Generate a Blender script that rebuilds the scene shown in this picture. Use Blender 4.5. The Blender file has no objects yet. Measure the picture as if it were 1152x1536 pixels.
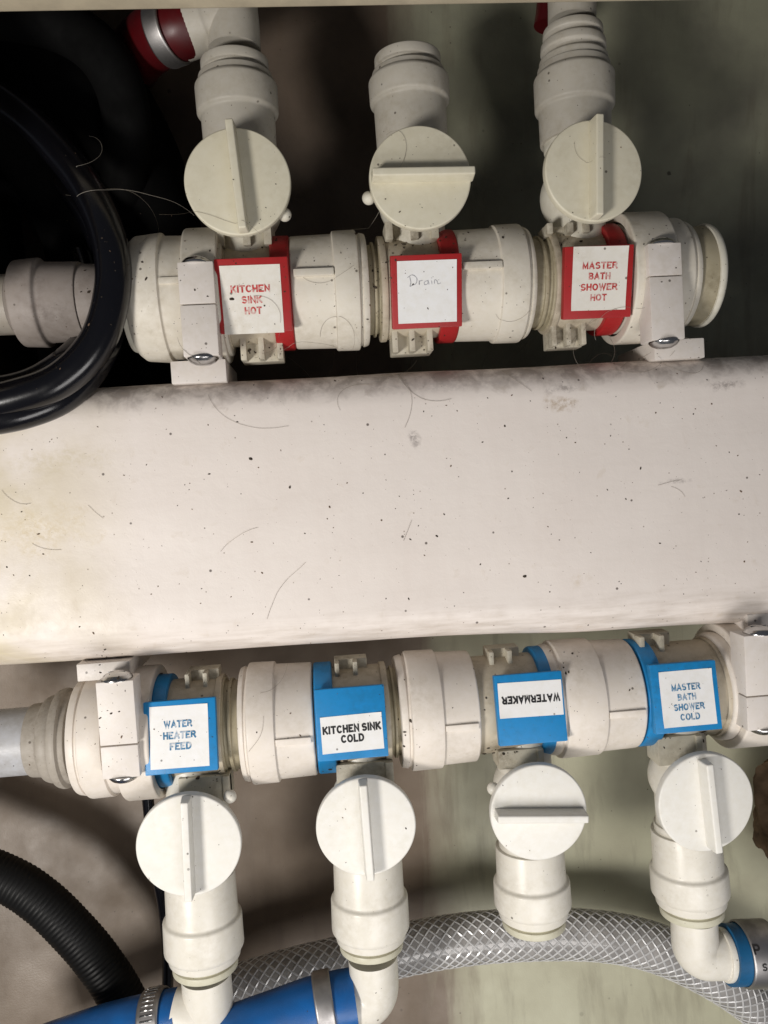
import bpy, bmesh, math, random
from mathutils import Vector, Matrix, noise
random.seed(7)
sc = bpy.context.scene
C = sc.collection
R = math.radians
sc.unit_settings.scale_length = 0.01            # one unit is one centimetre

# ------------------------------------------------------------------ camera
FW = Vector((0.072, -0.045, -1.0)).normalized()
_r = FW.cross(Vector((0, 1, 0))).normalized()
_u = _r.cross(FW)
ROLL = R(3.4)
RT = (_r * math.cos(ROLL) - _u * math.sin(ROLL)).normalized()
UP = (_r * math.sin(ROLL) + _u * math.cos(ROLL)).normalized()
CAM = -FW * 30.0
cd = bpy.data.cameras.new('camera')
cam = bpy.data.objects.new('camera', cd); C.objects.link(cam)
cam.matrix_world = Matrix((
    (RT.x, UP.x, -FW.x, CAM.x), (RT.y, UP.y, -FW.y, CAM.y), (RT.z, UP.z, -FW.z, CAM.z), (0, 0, 0, 1)))
cd.lens = 28.0; cd.sensor_width = 36.0; cd.clip_start = 0.5; cd.clip_end = 500
cd.dof.use_dof = True; cd.dof.focus_distance = 29.5; cd.dof.aperture_fstop = 9.0
sc.camera = cam

def P(px, py, z=0.0):
    """the point at height z that the photograph shows at (px, py) of 1152 x 1536"""
    d = FW + RT * ((px - 576) / 1195.0) + UP * ((768 - py) / 1195.0)
    return CAM + d * ((z - CAM.z) / d.z)

# ------------------------------------------------------------------ world and lamps (a closed locker lit from outside)
w = bpy.data.worlds.new('World'); sc.world = w; w.use_nodes = True
w.node_tree.nodes['Background'].inputs[0].default_value = (0.80, 0.86, 1.0, 1)
w.node_tree.nodes['Background'].inputs[1].default_value = 0.085
def area(name, loc, target, size, power, col):
    l = bpy.data.lights.new(name, 'AREA'); l.shape = 'RECTANGLE'; l.size = size[0]; l.size_y = size[1]
    l.energy = power; l.color = col
    o = bpy.data.objects.new(name, l); C.objects.link(o); o.location = loc
    o.rotation_euler = (Vector(target) - Vector(loc)).to_track_quat('-Z', 'Y').to_euler()
    return o
area('key_lamp', (-33, -17, 41), (0, -3, 0), (10, 10), 21800, (1.0, 0.955, 0.90))
area('fill_lamp', (7, -27, 28), (2, -6, 0), (24, 15), 6500, (1.0, 0.965, 0.94))
sc.view_settings.view_transform = 'Standard'; sc.view_settings.look = 'None'
sc.view_settings.exposure = 0.05; sc.view_settings.gamma = 1.0

# ------------------------------------------------------------------ materials
def s2l(c):
    return tuple(((v/255)/12.92 if v/255 <= .04045 else ((v/255+.055)/1.055)**2.4) for v in c)
class NT:
    def __init__(s, name):
        s.m = bpy.data.materials.new(name); s.m.use_nodes = True; s.t = s.m.node_tree
        s.b = s.t.nodes['Principled BSDF']
        s.tc = s.t.nodes.new('ShaderNodeTexCoord')
    def n(s, kind, **kw):
        x = s.t.nodes.new(kind)
        for k, v in kw.items(): setattr(x, k, v)
        return x
    def l(s, a, b): s.t.links.new(a, b)
    def coord(s, scale=(1,1,1), loc=(0,0,0), rot=(0,0,0), world=False):
        mp = s.n('ShaderNodeMapping'); mp.inputs['Scale'].default_value = scale
        mp.inputs['Location'].default_value = loc; mp.inputs['Rotation'].default_value = rot
        if world:
            g = s.n('ShaderNodeNewGeometry'); s.l(g.outputs['Position'], mp.inputs[0])
        else: s.l(s.tc.outputs['Object'], mp.inputs[0])
        return mp.outputs[0]
    def noise(s, co, scale, detail=4, rough=.55, dist=0):
        x = s.n('ShaderNodeTexNoise'); x.inputs['Scale'].default_value = scale
        x.inputs['Detail'].default_value = detail; x.inputs['Roughness'].default_value = rough
        x.inputs['Distortion'].default_value = dist
        s.l(co, x.inputs['Vector']); return x.outputs[0]
    def ramp(s, v, a, b, ca=0.0, cb=1.0):
        x = s.n('ShaderNodeMapRange'); x.clamp = True
        x.inputs[1].default_value = a; x.inputs[2].default_value = b
        x.inputs[3].default_value = ca; x.inputs[4].default_value = cb
        s.l(v, x.inputs[0]); return x.outputs[0]
    def math(s, op, a, b):
        x = s.n('ShaderNodeMath', operation=op)
        for i, v in enumerate((a, b)):
            if isinstance(v, (int, float)): x.inputs[i].default_value = v
            else: s.l(v, x.inputs[i])
        return x.outputs[0]
    def mix(s, f, a, b, mode='MIX'):
        x = s.n('ShaderNodeMix', data_type='RGBA', blend_type=mode)
        for sock, v in ((x.inputs[0], f), (x.inputs[6], a), (x.inputs[7], b)):
            if isinstance(v, (int, float)): sock.default_value = v
            elif isinstance(v, tuple): sock.default_value = (*v[:3], 1)
            else: s.l(v, sock)
        return x.outputs[2]
    def spots(s, co, scale, r, keep, jit=1.0):
        """sparse round specks: voronoi cells, only some of which carry one"""
        v = s.n('ShaderNodeTexVoronoi'); v.inputs['Scale'].default_value = scale
        v.inputs['Randomness'].default_value = jit
        s.l(co, v.inputs['Vector'])
        near = s.ramp(v.outputs['Distance'], r*.6, r, 1, 0)
        sep = s.n('ShaderNodeSeparateColor'); s.l(v.outputs['Color'], sep.inputs[0])
        pick = s.ramp(sep.outputs[0], 1-keep, 1-keep+.02)
        return s.math('MULTIPLY', near, pick)
    def bump(s, h, strength, dist=.02):
        x = s.n('ShaderNodeBump'); x.inputs['Strength'].default_value = strength
        x.inputs['Distance'].default_value = dist
        s.l(h, x.inputs['Height']); s.l(x.outputs[0], s.b.inputs['Normal'])

def plastic(name, col, grime=(0.25, 0.20, 0.12), amount=.35, rough=.42, speck=.12, sss=0.0, bump=.15, spotscale=2.2):
    t = NT(name)
    co = t.coord(world=True)
    n1 = t.noise(co, .55, 5, .6); n2 = t.noise(co, 3.5, 5, .65); n3 = t.noise(co, 28, 3, .6)
    f = t.math('MULTIPLY', t.ramp(n1, .42, .72), t.ramp(n2, .35, .75))
    g = t.math('MULTIPLY', f, amount)
    c = t.mix(t.ramp(n2, .3, .7, 0, .5), col, tuple(v*k for v, k in zip(col, (.93, .91, .84))))
    c = t.mix(g, c, grime)
    sp = t.spots(co, spotscale, .13, speck); sp2 = t.spots(t.coord(world=True, loc=(7, 3, 1)), spotscale*3.2, .16, speck*.8)
    c = t.mix(t.math('MULTIPLY', sp, .8), c, (.06, .045, .03))
    c = t.mix(t.math('MULTIPLY', sp2, .65), c, (.10, .07, .045))
    t.l(c, t.b.inputs['Base Color'])
    t.l(t.ramp(n3, .3, .7, rough-.06, rough+.12), t.b.inputs['Roughness'])
    t.b.inputs['Specular IOR Level'].default_value = .42
    if sss:
        t.b.inputs['Subsurface Weight'].default_value = sss
        t.b.inputs['Subsurface Radius'].default_value = (.30, .24, .16)
    t.bump(t.math('ADD', n3, t.math('MULTIPLY', n2, 2.0)), bump, .015)
    return t.m
M = {}
M['white'] = plastic('white_plastic', (.76, .73, .66), amount=.30, speck=.10, rough=.30)
M['hot_white'] = plastic('yellowish_white_plastic', (.70, .67, .58), amount=.45, speck=.22, rough=.46)  # hot row white, yellower and slightly darker than the cold one
M['hot_grey'] = plastic('shaded_white_plastic', (.52, .49, .43), amount=.5, speck=.2, rough=.5)  # white darkened to carry the dimmer light on the top fittings
M['cream'] = plastic('cream_plastic', (.76, .70, .635), amount=.34, speck=.12, rough=.44)
M['hot_cream'] = plastic('yellowish_cream_plastic', (.71, .665, .58), amount=.42, speck=.2, rough=.48)  # hot row cream, a little yellower and darker
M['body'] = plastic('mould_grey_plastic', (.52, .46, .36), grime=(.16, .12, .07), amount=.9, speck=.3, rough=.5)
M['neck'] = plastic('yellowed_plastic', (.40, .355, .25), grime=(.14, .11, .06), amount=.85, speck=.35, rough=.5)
M['disc_cold'] = plastic('clean_white_handle', (.77, .755, .71), amount=.14, speck=.06, rough=.40, bump=.06)
M['disc_hot'] = plastic('yellowish_handle', (.71, .67, .535), amount=.28, speck=.14, rough=.45, bump=.08)  # yellower than the cold handles
M['clamp'] = plastic('white_clamp_plastic', (.72, .67, .63), amount=.22, speck=.25, rough=.42)
M['pipe'] = plastic('grey_pipe', (.45, .455, .475), grime=(.15, .12, .10), amount=.5, speck=.12, rough=.4)
M['red'] = plastic('red_holder', (.40, .018, .020), grime=(.16, .03, .02), amount=.5, speck=.12, rough=.42)
M['blue'] = plastic('blue_holder', (.010, .235, .56), grime=(.02, .07, .12), amount=.55, speck=.08, rough=.40)
M['blue_dark'] = plastic('dark_blue_rubber', (.008, .10, .24), grime=(.01, .03, .05), amount=.6, speck=.1, rough=.45)
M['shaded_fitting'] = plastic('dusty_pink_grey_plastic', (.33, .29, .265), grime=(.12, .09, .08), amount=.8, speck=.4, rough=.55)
M['paper'] = plastic('label_paper', (.86, .86, .86), grime=(.5, .45, .36), amount=.2, speck=.14, rough=.55, bump=.05)
M['paper_hot'] = plastic('stained_label_paper', (.82, .79, .73), grime=(.42, .34, .22), amount=.4, speck=.3, rough=.6, bump=.05)
M['collet'] = plastic('pale_yellowed_plastic', (.60, .58, .46), amount=.5, speck=.2, rough=.42)
M['ring'] = plastic('dull_brown_grey_plastic', (.38, .345, .30), grime=(.10, .08, .06), amount=.8, speck=.3, rough=.5)
M['lug'] = plastic('dirty_lug_plastic', (.60, .56, .46), grime=(.13, .09, .05), amount=1.0, speck=.6, rough=.5, spotscale=3.5)
def flat(name, col, rough=.5, metal=0, coat=0, bscale=30, bstr=.1, var=.15):
    t = NT(name); co = t.coord(world=True)
    n = t.noise(co, bscale, 4); m_ = t.noise(co, 1.1, 5)
    c = t.mix(t.ramp(m_, .3, .7, 0, 1), col, tuple(v*(1-var*2) for v in col))
    t.l(c, t.b.inputs['Base Color']); t.b.inputs['Metallic'].default_value = metal
    t.l(t.ramp(m_, .3, .7, rough*.8, min(1, rough*1.25)), t.b.inputs['Roughness'])
    t.b.inputs['Coat Weight'].default_value = coat; t.b.inputs['Coat Roughness'].default_value = .15
    t.bump(n, bstr, .01)
    return t.m
M['ink_red'] = flat('red_ink', (.62, .05, .045), .6)
M['ink_blue'] = flat('blue_ink', (.045, .22, .42), .6)
for k_, pap in (('ink_red', (.80, .74, .68)), ('ink_blue', (.80, .80, .80))):
    t_ = M[k_].node_tree; b_ = t_.nodes['Principled BSDF']; old = b_.inputs['Base Color'].links[0].from_socket
    g_ = t_.nodes.new('ShaderNodeNewGeometry'); nz = t_.nodes.new('ShaderNodeTexNoise'); nz.inputs['Scale'].default_value = 5.5; nz.inputs['Detail'].default_value = 6
    t_.links.new(g_.outputs['Position'], nz.inputs['Vector'])
    rm = t_.nodes.new('ShaderNodeMapRange'); rm.inputs[1].default_value = .48; rm.inputs[2].default_value = .64; rm.inputs[4].default_value = .62
    t_.links.new(nz.outputs[0], rm.inputs[0]); mx = t_.nodes.new('ShaderNodeMix'); mx.data_type = 'RGBA'
    t_.links.new(rm.outputs[0], mx.inputs[0]); t_.links.new(old, mx.inputs[6]); mx.inputs[7].default_value = (*pap, 1); t_.links.new(mx.outputs[2], b_.inputs['Base Color'])
M['ink_black'] = flat('black_ink', (.012, .012, .014), .5)
M['ink_pen'] = flat('faded_pen', (.50, .50, .53), .7)
M['steel'] = flat('stainless_steel', (.62, .61, .60), .22, 1, bstr=.08, var=.2)
M['steel_dull'] = flat('dull_steel', (.55, .53, .52), .48, 1, bstr=.2, var=.25)
M['dark_slot'] = flat('dark_slot', (.02, .018, .018), .6)
M['red_hose'] = flat('red_hose', (.085, .003, .005), .45, bstr=.2)
M['blue_hose'] = flat('blue_hose', (.008, .11, .36), .38, bstr=.7, bscale=22)
M['black_hose'] = flat('glossy_black_hose', (.004, .004, .006), .20, coat=0, bstr=.12, bscale=9)
M['black_rib'] = flat('black_ribbed_hose', (.006, .006, .006), .5, bstr=.2)
M['black_matt'] = flat('matt_black_rubber', (.004, .004, .004), .85, bstr=.3)
M['rust'] = flat('brown_crust', (.16, .10, .05), .9, bstr=.8, bscale=6, var=.35)
M['crumb'] = flat('dark_crumb', (.05, .035, .022), .8)
M['crumb_brown'] = flat('brown_crumb', (.16, .10, .06), .8)
M['hair'] = flat('grey_hair', (.30, .25, .19), .5)
M['hair_light'] = flat('pale_hair', (.42, .38, .32), .5)

t = NT('hose_pvc'); t.b.inputs['Base Color'].default_value = (.21, .195, .19, 1)
t.b.inputs['Roughness'].default_value = .22; t.b.inputs['Coat Weight'].default_value = .5
n = t.noise(t.coord(world=True), .8, 4); c = t.mix(t.ramp(n, .35, .7), (.36, .345, .33), (.24, .23, .22)); t.l(c, t.b.inputs['Base Color'])
t.bump(t.noise(t.coord(world=True), 3, 3), .25, .05); M['pvc'] = t.m
t = NT('clear_pvc'); t.b.inputs['Base Color'].default_value = (.95, .95, .96, 1); t.b.inputs['Transmission Weight'].default_value = 1
t.b.inputs['Roughness'].default_value = .12; t.b.inputs['IOR'].default_value = 1.33
t.bump(t.noise(t.coord(world=True), 2.5, 3), .5, .06); M['clear'] = t.m
M['braid'] = flat('braid_thread', (.66, .655, .65), .25, coat=1.0, bstr=.1)

def hull_mat():
    t = NT('painted_hull'); co = t.coord(world=True)
    big = t.noise(co, .10, 4, .5); mid = t.noise(co, .35, 6, .55, .1)
    streak = t.noise(t.coord(world=True, scale=(1.6, .16, 1.0)), .6, 6, .6, .3)
    fine = t.noise(co, 12, 4, .6)
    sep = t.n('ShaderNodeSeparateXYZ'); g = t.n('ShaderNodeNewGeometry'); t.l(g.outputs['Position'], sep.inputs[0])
    x = t.ramp(sep.outputs[0], 0.3, 6)                 # green paint towards one end, brown at the other
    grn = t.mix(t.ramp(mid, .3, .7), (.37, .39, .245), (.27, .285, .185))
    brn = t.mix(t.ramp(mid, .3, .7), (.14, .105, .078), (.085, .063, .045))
    low = t.ramp(t.math('ADD', sep.outputs[1], t.math('MULTIPLY', mid, 3.0)), 6.0, -4.0)      # colours darken upwards: shade of the upper recess put into the paint
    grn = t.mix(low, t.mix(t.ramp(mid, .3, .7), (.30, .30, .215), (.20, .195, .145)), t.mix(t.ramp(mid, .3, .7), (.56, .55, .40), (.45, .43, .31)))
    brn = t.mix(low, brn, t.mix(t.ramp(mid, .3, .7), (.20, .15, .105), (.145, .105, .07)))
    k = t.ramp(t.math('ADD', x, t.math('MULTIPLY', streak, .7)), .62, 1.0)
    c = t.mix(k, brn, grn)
    c = t.mix(t.math('MULTIPLY', t.ramp(streak, .54, .74), .4), c, (.10, .07, .045))
    sp = t.spots(co, .75, .09, .3); sp2 = t.spots(co, 2.4, .10, .16)
    c = t.mix(t.math('MULTIPLY', sp, .8), c, (.035, .025, .018)); c = t.mix(t.math('MULTIPLY', sp2, .7), c, (.06, .045, .03))
    t.l(c, t.b.inputs['Base Color']); t.l(t.ramp(mid, .3, .7, .38, .6), t.b.inputs['Roughness'])
    wv = []
    for ax in ((0, 0, 0), (0, 0, math.pi/2)):
        x_ = t.n('ShaderNodeTexWave'); x_.inputs['Scale'].default_value = 2.6; x_.inputs['Distortion'].default_value = 1.2; x_.inputs['Detail'].default_value = 2
        t.l(t.coord(world=True, rot=ax), x_.inputs['Vector']); wv.append(x_.outputs['Fac'])
    fine = t.math('ADD', t.math('MULTIPLY', fine, 1.0), t.math('MULTIPLY', t.math('MULTIPLY', wv[0], wv[1]), .04))
    t.bump(t.math('ADD', t.math('MULTIPLY', fine, .5), t.math('MULTIPLY', mid, 1.2)), .22, .05)
    return t.m
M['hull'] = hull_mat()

def beam_mat():
    t = NT('cream_gelcoat'); co = t.coord(world=True)
    sep = t.n('ShaderNodeSeparateXYZ'); g = t.n('ShaderNodeNewGeometry'); t.l(g.outputs['Position'], sep.inputs[0])
    X, Y = sep.outputs[0], sep.outputs[1]
    n1 = t.noise(co, .22, 5, .55, .4); n2 = t.noise(co, 1.5, 6, .62, .3); n3 = t.noise(co, 18, 4, .6)
    brush = t.noise(t.coord(world=True, scale=(.25, 2.2, 1)), 2.0, 5, .6)
    c = t.mix(t.ramp(n1, .3, .7), (.82, .755, .70), (.78, .71, .655))
    # rust-yellow run at one end
    ly = t.math('MULTIPLY', t.ramp(X, -9.0, -14.0), t.ramp(n1, .36, .60)); c = t.mix(t.math('MULTIPLY', ly, .8), c, (.58, .50, .31))
    # soot and scuffs along the upper edge, brushed grime along the lower one
    top = t.math('MULTIPLY', t.ramp(t.math('ADD', Y, t.math('MULTIPLY', n2, 1.6)), 5.1, 5.9), t.ramp(n2, .34, .58))
    c = t.mix(t.math('MULTIPLY', top, .75), c, (.30, .255, .23))
    bot = t.math('MULTIPLY', t.ramp(t.math('ADD', Y, t.math('MULTIPLY', n2, -1.6)), -4.3, -5.6), t.ramp(brush, .36, .66))
    c = t.mix(t.math('MULTIPLY', bot, .45), c, (.36, .29, .22))
    c = t.mix(t.ramp(brush, .5, .8, 0, .07), c, (.5, .42, .33))
    c = t.mix(t.math('MULTIPLY', t.ramp(n2, .62, .78), .28), c, (.52, .42, .29))
    vert = t.noise(t.coord(world=True, scale=(1.6, .12, 1)), 1.2, 5, .6)
    c = t.mix(t.ramp(vert, .42, .75, 0, .07), c, (.60, .50, .44))
    for px, py, rx, ry, st_, cc in ((838, 606, .9, .35, .75, (.42, .31, .20)), (1090, 577, 1.0, .25, .7, (.28, .24, .22)), (850, 582, 1.1, .22, .7, (.30, .26, .24)), (620, 656, .28, .38, .8, (.22, .19, .18)),
                                (1012, 722, .75, .14, .6, (.26, .23, .22)), (868, 872, .3, .35, .35, (.5, .38, .22)), (60, 795, 2.2, 1.1, .7, (.60, .50, .33)), (90, 690, 2.6, .6, .45, (.60, .52, .36)), (420, 585, 3.6, .3, .4, (.40, .36, .34)), (700, 575, 4, .3, .4, (.42, .37, .35))):
        q = P(px, py, 0); mp = t.coord(world=True, scale=(1/rx, 1/ry, 1/3), loc=(-q.x/rx, -q.y/ry, 0), rot=(0, 0, 0))
        gd = t.n('ShaderNodeVectorMath', operation='LENGTH'); t.l(mp, gd.inputs[0])
        f = t.math('ADD', gd.outputs['Value'], t.math('MULTIPLY', n2, 2.6)); f = t.ramp(f, 1.5, 2.3, 1, 0)
        c = t.mix(t.math('MULTIPLY', t.math('MULTIPLY', f, st_), t.ramp(t.noise(co, 5, 5, .7), .4, .6)), c, cc)
    for sc_, r_, k_, a_, cc in ((1.1, .07, .30, .85, (.07, .05, .04)), (2.8, .10, .22, .6, (.16, .11, .07)), (6.5, .13, .14, .5, (.22, .16, .12))):
        c = t.mix(t.math('MULTIPLY', t.spots(t.coord(world=True, loc=(sc_, 2, 0)), sc_, r_, k_), a_), c, cc)
    t.l(c, t.b.inputs['Base Color']); t.l(t.ramp(n2, .3, .7, .38, .56), t.b.inputs['Roughness'])
    t.bump(t.math('ADD', t.math('MULTIPLY', n3, .4), t.math('MULTIPLY', n2, 2)), .22, .03)
    return t.m
M['beam'] = beam_mat()
M['black_rib'].node_tree.nodes['Principled BSDF'].inputs['Specular IOR Level'].default_value = .2
M['black_matt'].node_tree.nodes['Principled BSDF'].inputs['Specular IOR Level'].default_value = .08
M['side'] = flat('dark_shade_side', (.03, .026, .022), .7)  # near-black colour stands for shade in the upper left corner
M['lip'] = flat('cream_lip', (.60, .52, .38), .5, var=.12)

# ------------------------------------------------------------------ helpers
def finish(bm, ang=38):
    bmesh.ops.recalc_face_normals(bm, faces=bm.faces[:])
    for f in bm.faces: f.smooth = True
    a = R(ang)
    for e in bm.edges:
        if len(e.link_faces) == 2 and e.calc_face_angle(0) > a: e.smooth = False
def obj(name, bm, mat, parent=None, label=None, kind=None, at=None):
    finish(bm)
    me = bpy.data.meshes.new(name)
    if at is not None:
        for v in bm.verts: v.co -= at
    bm.to_mesh(me); bm.free()
    me.materials.append(M[mat] if isinstance(mat, str) else mat)
    o = bpy.data.objects.new(name, me); C.objects.link(o)
    if at is not None: o.location = at
    if parent: o.parent = parent
    if label: o['label'] = label
    if kind: o['kind'] = kind
    return o
def thing(name, label, cat, loc=(0, 0, 0), group=None, rot=None):
    o = bpy.data.objects.new(name, None); C.objects.link(o); o.location = loc
    o.empty_display_size = .5
    if rot: o.rotation_euler = rot
    o['label'] = label; o['category'] = cat
    if group: o['group'] = group
    return o
def tag(o, label, cat, group=None):
    o['label'] = label; o['category'] = cat
    if group: o['group'] = group
    return o
def frame(axis):
    z = Vector(axis).normalized(); a = Vector((0, 0, 1)) if abs(z.z) < .9 else Vector((1, 0, 0))
    x = a.cross(z).normalized(); return x, z.cross(x), z
def rounded(prof, c=.06):
    out = [prof[0]]
    for i in range(1, len(prof)-1):
        p, a, b = Vector(prof[i]), Vector(prof[i-1]), Vector(prof[i+1])
        la, lb = (a-p).length, (b-p).length
        if la < 1e-5 or lb < 1e-5: out.append(tuple(p)); continue
        turn = (p-a).angle(b-p, 0)
        k = min(c, la*.4, lb*.4)
        if turn < .35: out.append(tuple(p)); continue
        q0 = p + (a-p)/la*k; q1 = p + (b-p)/lb*k
        m = (q0+q1)/2*.5 + p*.5
        out += [tuple(q0), tuple(m), tuple(q1)]
    out.append(prof[-1]); return out
def add_lathe(bm, prof, o=(0,0,0), axis=(0,0,1), seg=56, c=.06, wob=0):
    """revolve (s, r) pairs about the axis; corners get a small round"""
    o = Vector(o); x, y, z = frame(axis); prof = rounded(prof, c); rings = []
    for s, r in prof:
        if r < 1e-4: rings.append([bm.verts.new(o+z*s)]); continue
        rings.append([bm.verts.new(o + z*s + (x*math.cos(t)+y*math.sin(t))*r*(1+wob*math.sin(2*t+s))) for t in (2*math.pi*i/seg for i in range(seg))])
    for a, b in zip(rings, rings[1:]):
        for i in range(seg):
            j = (i+1) % seg
            vs = [a[i % len(a)], a[j % len(a)], b[j % len(b)], b[i % len(b)]]
            vs = list(dict.fromkeys(vs))
            if len(vs) >= 3:
                try: bm.faces.new(vs)
                except ValueError: pass
    return bm
def cyl(s0, s1, r): return [(s0, 0), (s0, r), (s1, r), (s1, 0)]
def add_box(bm, lo, hi, bev=.06, mat=None, seg=2, taper=None):
    r = bmesh.ops.create_cube(bm, size=1); vs = r['verts']
    lo, hi = Vector(lo), Vector(hi)
    for v in vs:
        p = Vector([lo[i] + (v.co[i]+.5)*(hi[i]-lo[i]) for i in range(3)])
        if taper and v.co.z > 0:
            m = (lo+hi)/2; p.x = m.x + (p.x-m.x)*taper[0]; p.y = m.y + (p.y-m.y)*taper[1]
        v.co = p
    es = list({e for v in vs for e in v.link_edges})
    if bev:
        rr = bmesh.ops.bevel(bm, geom=es, offset=bev, segments=seg, profile=.6, affect='EDGES')
        vs = list({v for f in rr['faces'] for v in f.verts} | {v for v in vs if v.is_valid})
    if mat is not None: bmesh.ops.transform(bm, matrix=mat, verts=[v for v in vs if v.is_valid])
    return bm
def spline(pts, n=14):
    pts = [Vector(p) for p in pts]; q = [pts[0]*2-pts[1]] + pts + [pts[-1]*2-pts[-2]]; out = []
    for i in range(1, len(q)-2):
        a, b, c_, d = q[i-1:i+3]
        for k in range(n):
            t = k/n
            out.append(.5*((2*b)+(c_-a)*t+(2*a-5*b+4*c_-d)*t*t+(3*b-a-3*c_+d)*t**3))
    out.append(pts[-1]); return out
def frames(path):
    T = [(path[min(i+1, len(path)-1)]-path[max(i-1, 0)]).normalized() for i in range(len(path))]
    x = frame(T[0])[0]; out = []
    for t_ in T:
        x = (x - t_*x.dot(t_)).normalized(); out.append((x, t_.cross(x), t_))
    return out
def resample(path, step):
    out = [path[0]]; acc = 0
    for a, b in zip(path, path[1:]):
        L = (b-a).length; d = step-acc
        while d <= L: out.append(a.lerp(b, d/L)); d += step
        acc = (acc+L) % step if L else acc
    return out
def add_tube(bm, path, r, seg=28, cap=True):
    fr = frames(path); rings = []
    for i, p in enumerate(path):
        rr = r(i, i/(len(path)-1)) if callable(r) else r
        x, y, _ = fr[i]
        rings.append([bm.verts.new(p+(x*math.cos(t)+y*math.sin(t))*rr) for t in (2*math.pi*k/seg for k in range(seg))])
    for a, b in zip(rings, rings[1:]):
        for k in range(seg): bm.faces.new((a[k], a[(k+1) % seg], b[(k+1) % seg], b[k]))
    if cap: bm.faces.new(rings[0]); bm.faces.new(rings[-1])
    return bm
B = bmesh.new

# ------------------------------------------------------------------ the setting: hull skin behind, beam across, lip of the locker
def hull():
    bm = B(); nx, ny = 90, 90; g = []
    for j in range(ny+1):
        row = []
        for i in range(nx+1):
            x = -60 + 120*i/nx; y = -60 + 120*j/ny
            z = -10.5 + .0035*(y+6)**2 - .0006*x*x + .35*noise.noise(Vector((x*.09, y*.07, 1)))
            if y < -14: z += (-14-y)*.10
            row.append(bm.verts.new((x, y, z)))
        g.append(row)
    for j in range(ny):
        for i in range(nx): bm.faces.new((g[j][i], g[j][i+1], g[j+1][i+1], g[j+1][i]))
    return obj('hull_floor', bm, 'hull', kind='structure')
hull()

yt = (P(600, 556, -.6).y); yb = (P(600, 963, -.6).y)
def beam():
    bm = B(); r = 1.35; prof = []
    H = -11.5
    prof.append((yb, H))
    for k in range(9):
        a = math.pi - k/8*math.pi/2; prof.append((yb+r+math.cos(a)*r, -r+math.sin(a)*r))
    for k in range(1, 12): prof.append((yb+r+(yt-yb-2*r)*k/12, 0))
    for k in range(9):
        a = math.pi/2 - k/8*math.pi/2; prof.append((yt-r+math.cos(a)*r, -r+math.sin(a)*r))
    prof.append((yt, H))
    rows = []; N = 120
    for i in range(N+1):
        x = -40+80*i/N
        tp = lambda y: (-.010*x if x < 0 else -.030*x)*max(0, min(1, (2.5-y)/8.0))
        rows.append([bm.verts.new((x, y + tp(y) + .035*noise.noise(Vector((x*.25, y*.3, 3)))*2, z + .03*noise.noise(Vector((x*.2, y*.5, 9)))*2)) for y, z in prof])
    for a, b in zip(rows, rows[1:]):
        for k in range(len(prof)-1): bm.faces.new((a[k], b[k], b[k+1], a[k+1]))
    o = obj('stringer_beam', bm, 'beam', at=Vector((0, 0, -11)))
    tag(o, 'wide cream painted beam with rounded edges, strewn with crumbs and hairs', 'beam')
beam()
def lip():
    bm = B(); a = P(-80, 3, 3.0); y0 = (P(0, 9, 2.6).y+P(1152, 9, 2.6).y)/2
    add_box(bm, (-40, y0, 2.6), (40, y0+14, 4.0), .12, seg=3)
    o = obj('locker_lip', bm, 'lip', kind='structure')
lip()

def side():
    bm = B(); add_box(bm, (-24.5, yt+.05, -12), (-15.6, 34, -2.2), .15)  # near-black wall added to darken the upper left corner
    obj('added_dark_wall', bm, 'side', kind='structure')
    bm = B(); add_box(bm, (-60, yt+2.0, 2.9), (-14.3, 34, 4.0), .2)  # deck outside the view, added to cast shade over the upper left
    obj('unseen_shade_deck', bm, 'lip', kind='structure')
side()

# ------------------------------------------------------------------ lettering
def arc(cx, cy, rx, ry, a0, a1, n=10):
    return [(cx+rx*math.cos(R(a0+(a1-a0)*i/n)), cy+ry*math.sin(R(a0+(a1-a0)*i/n))) for i in range(n+1)]
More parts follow.
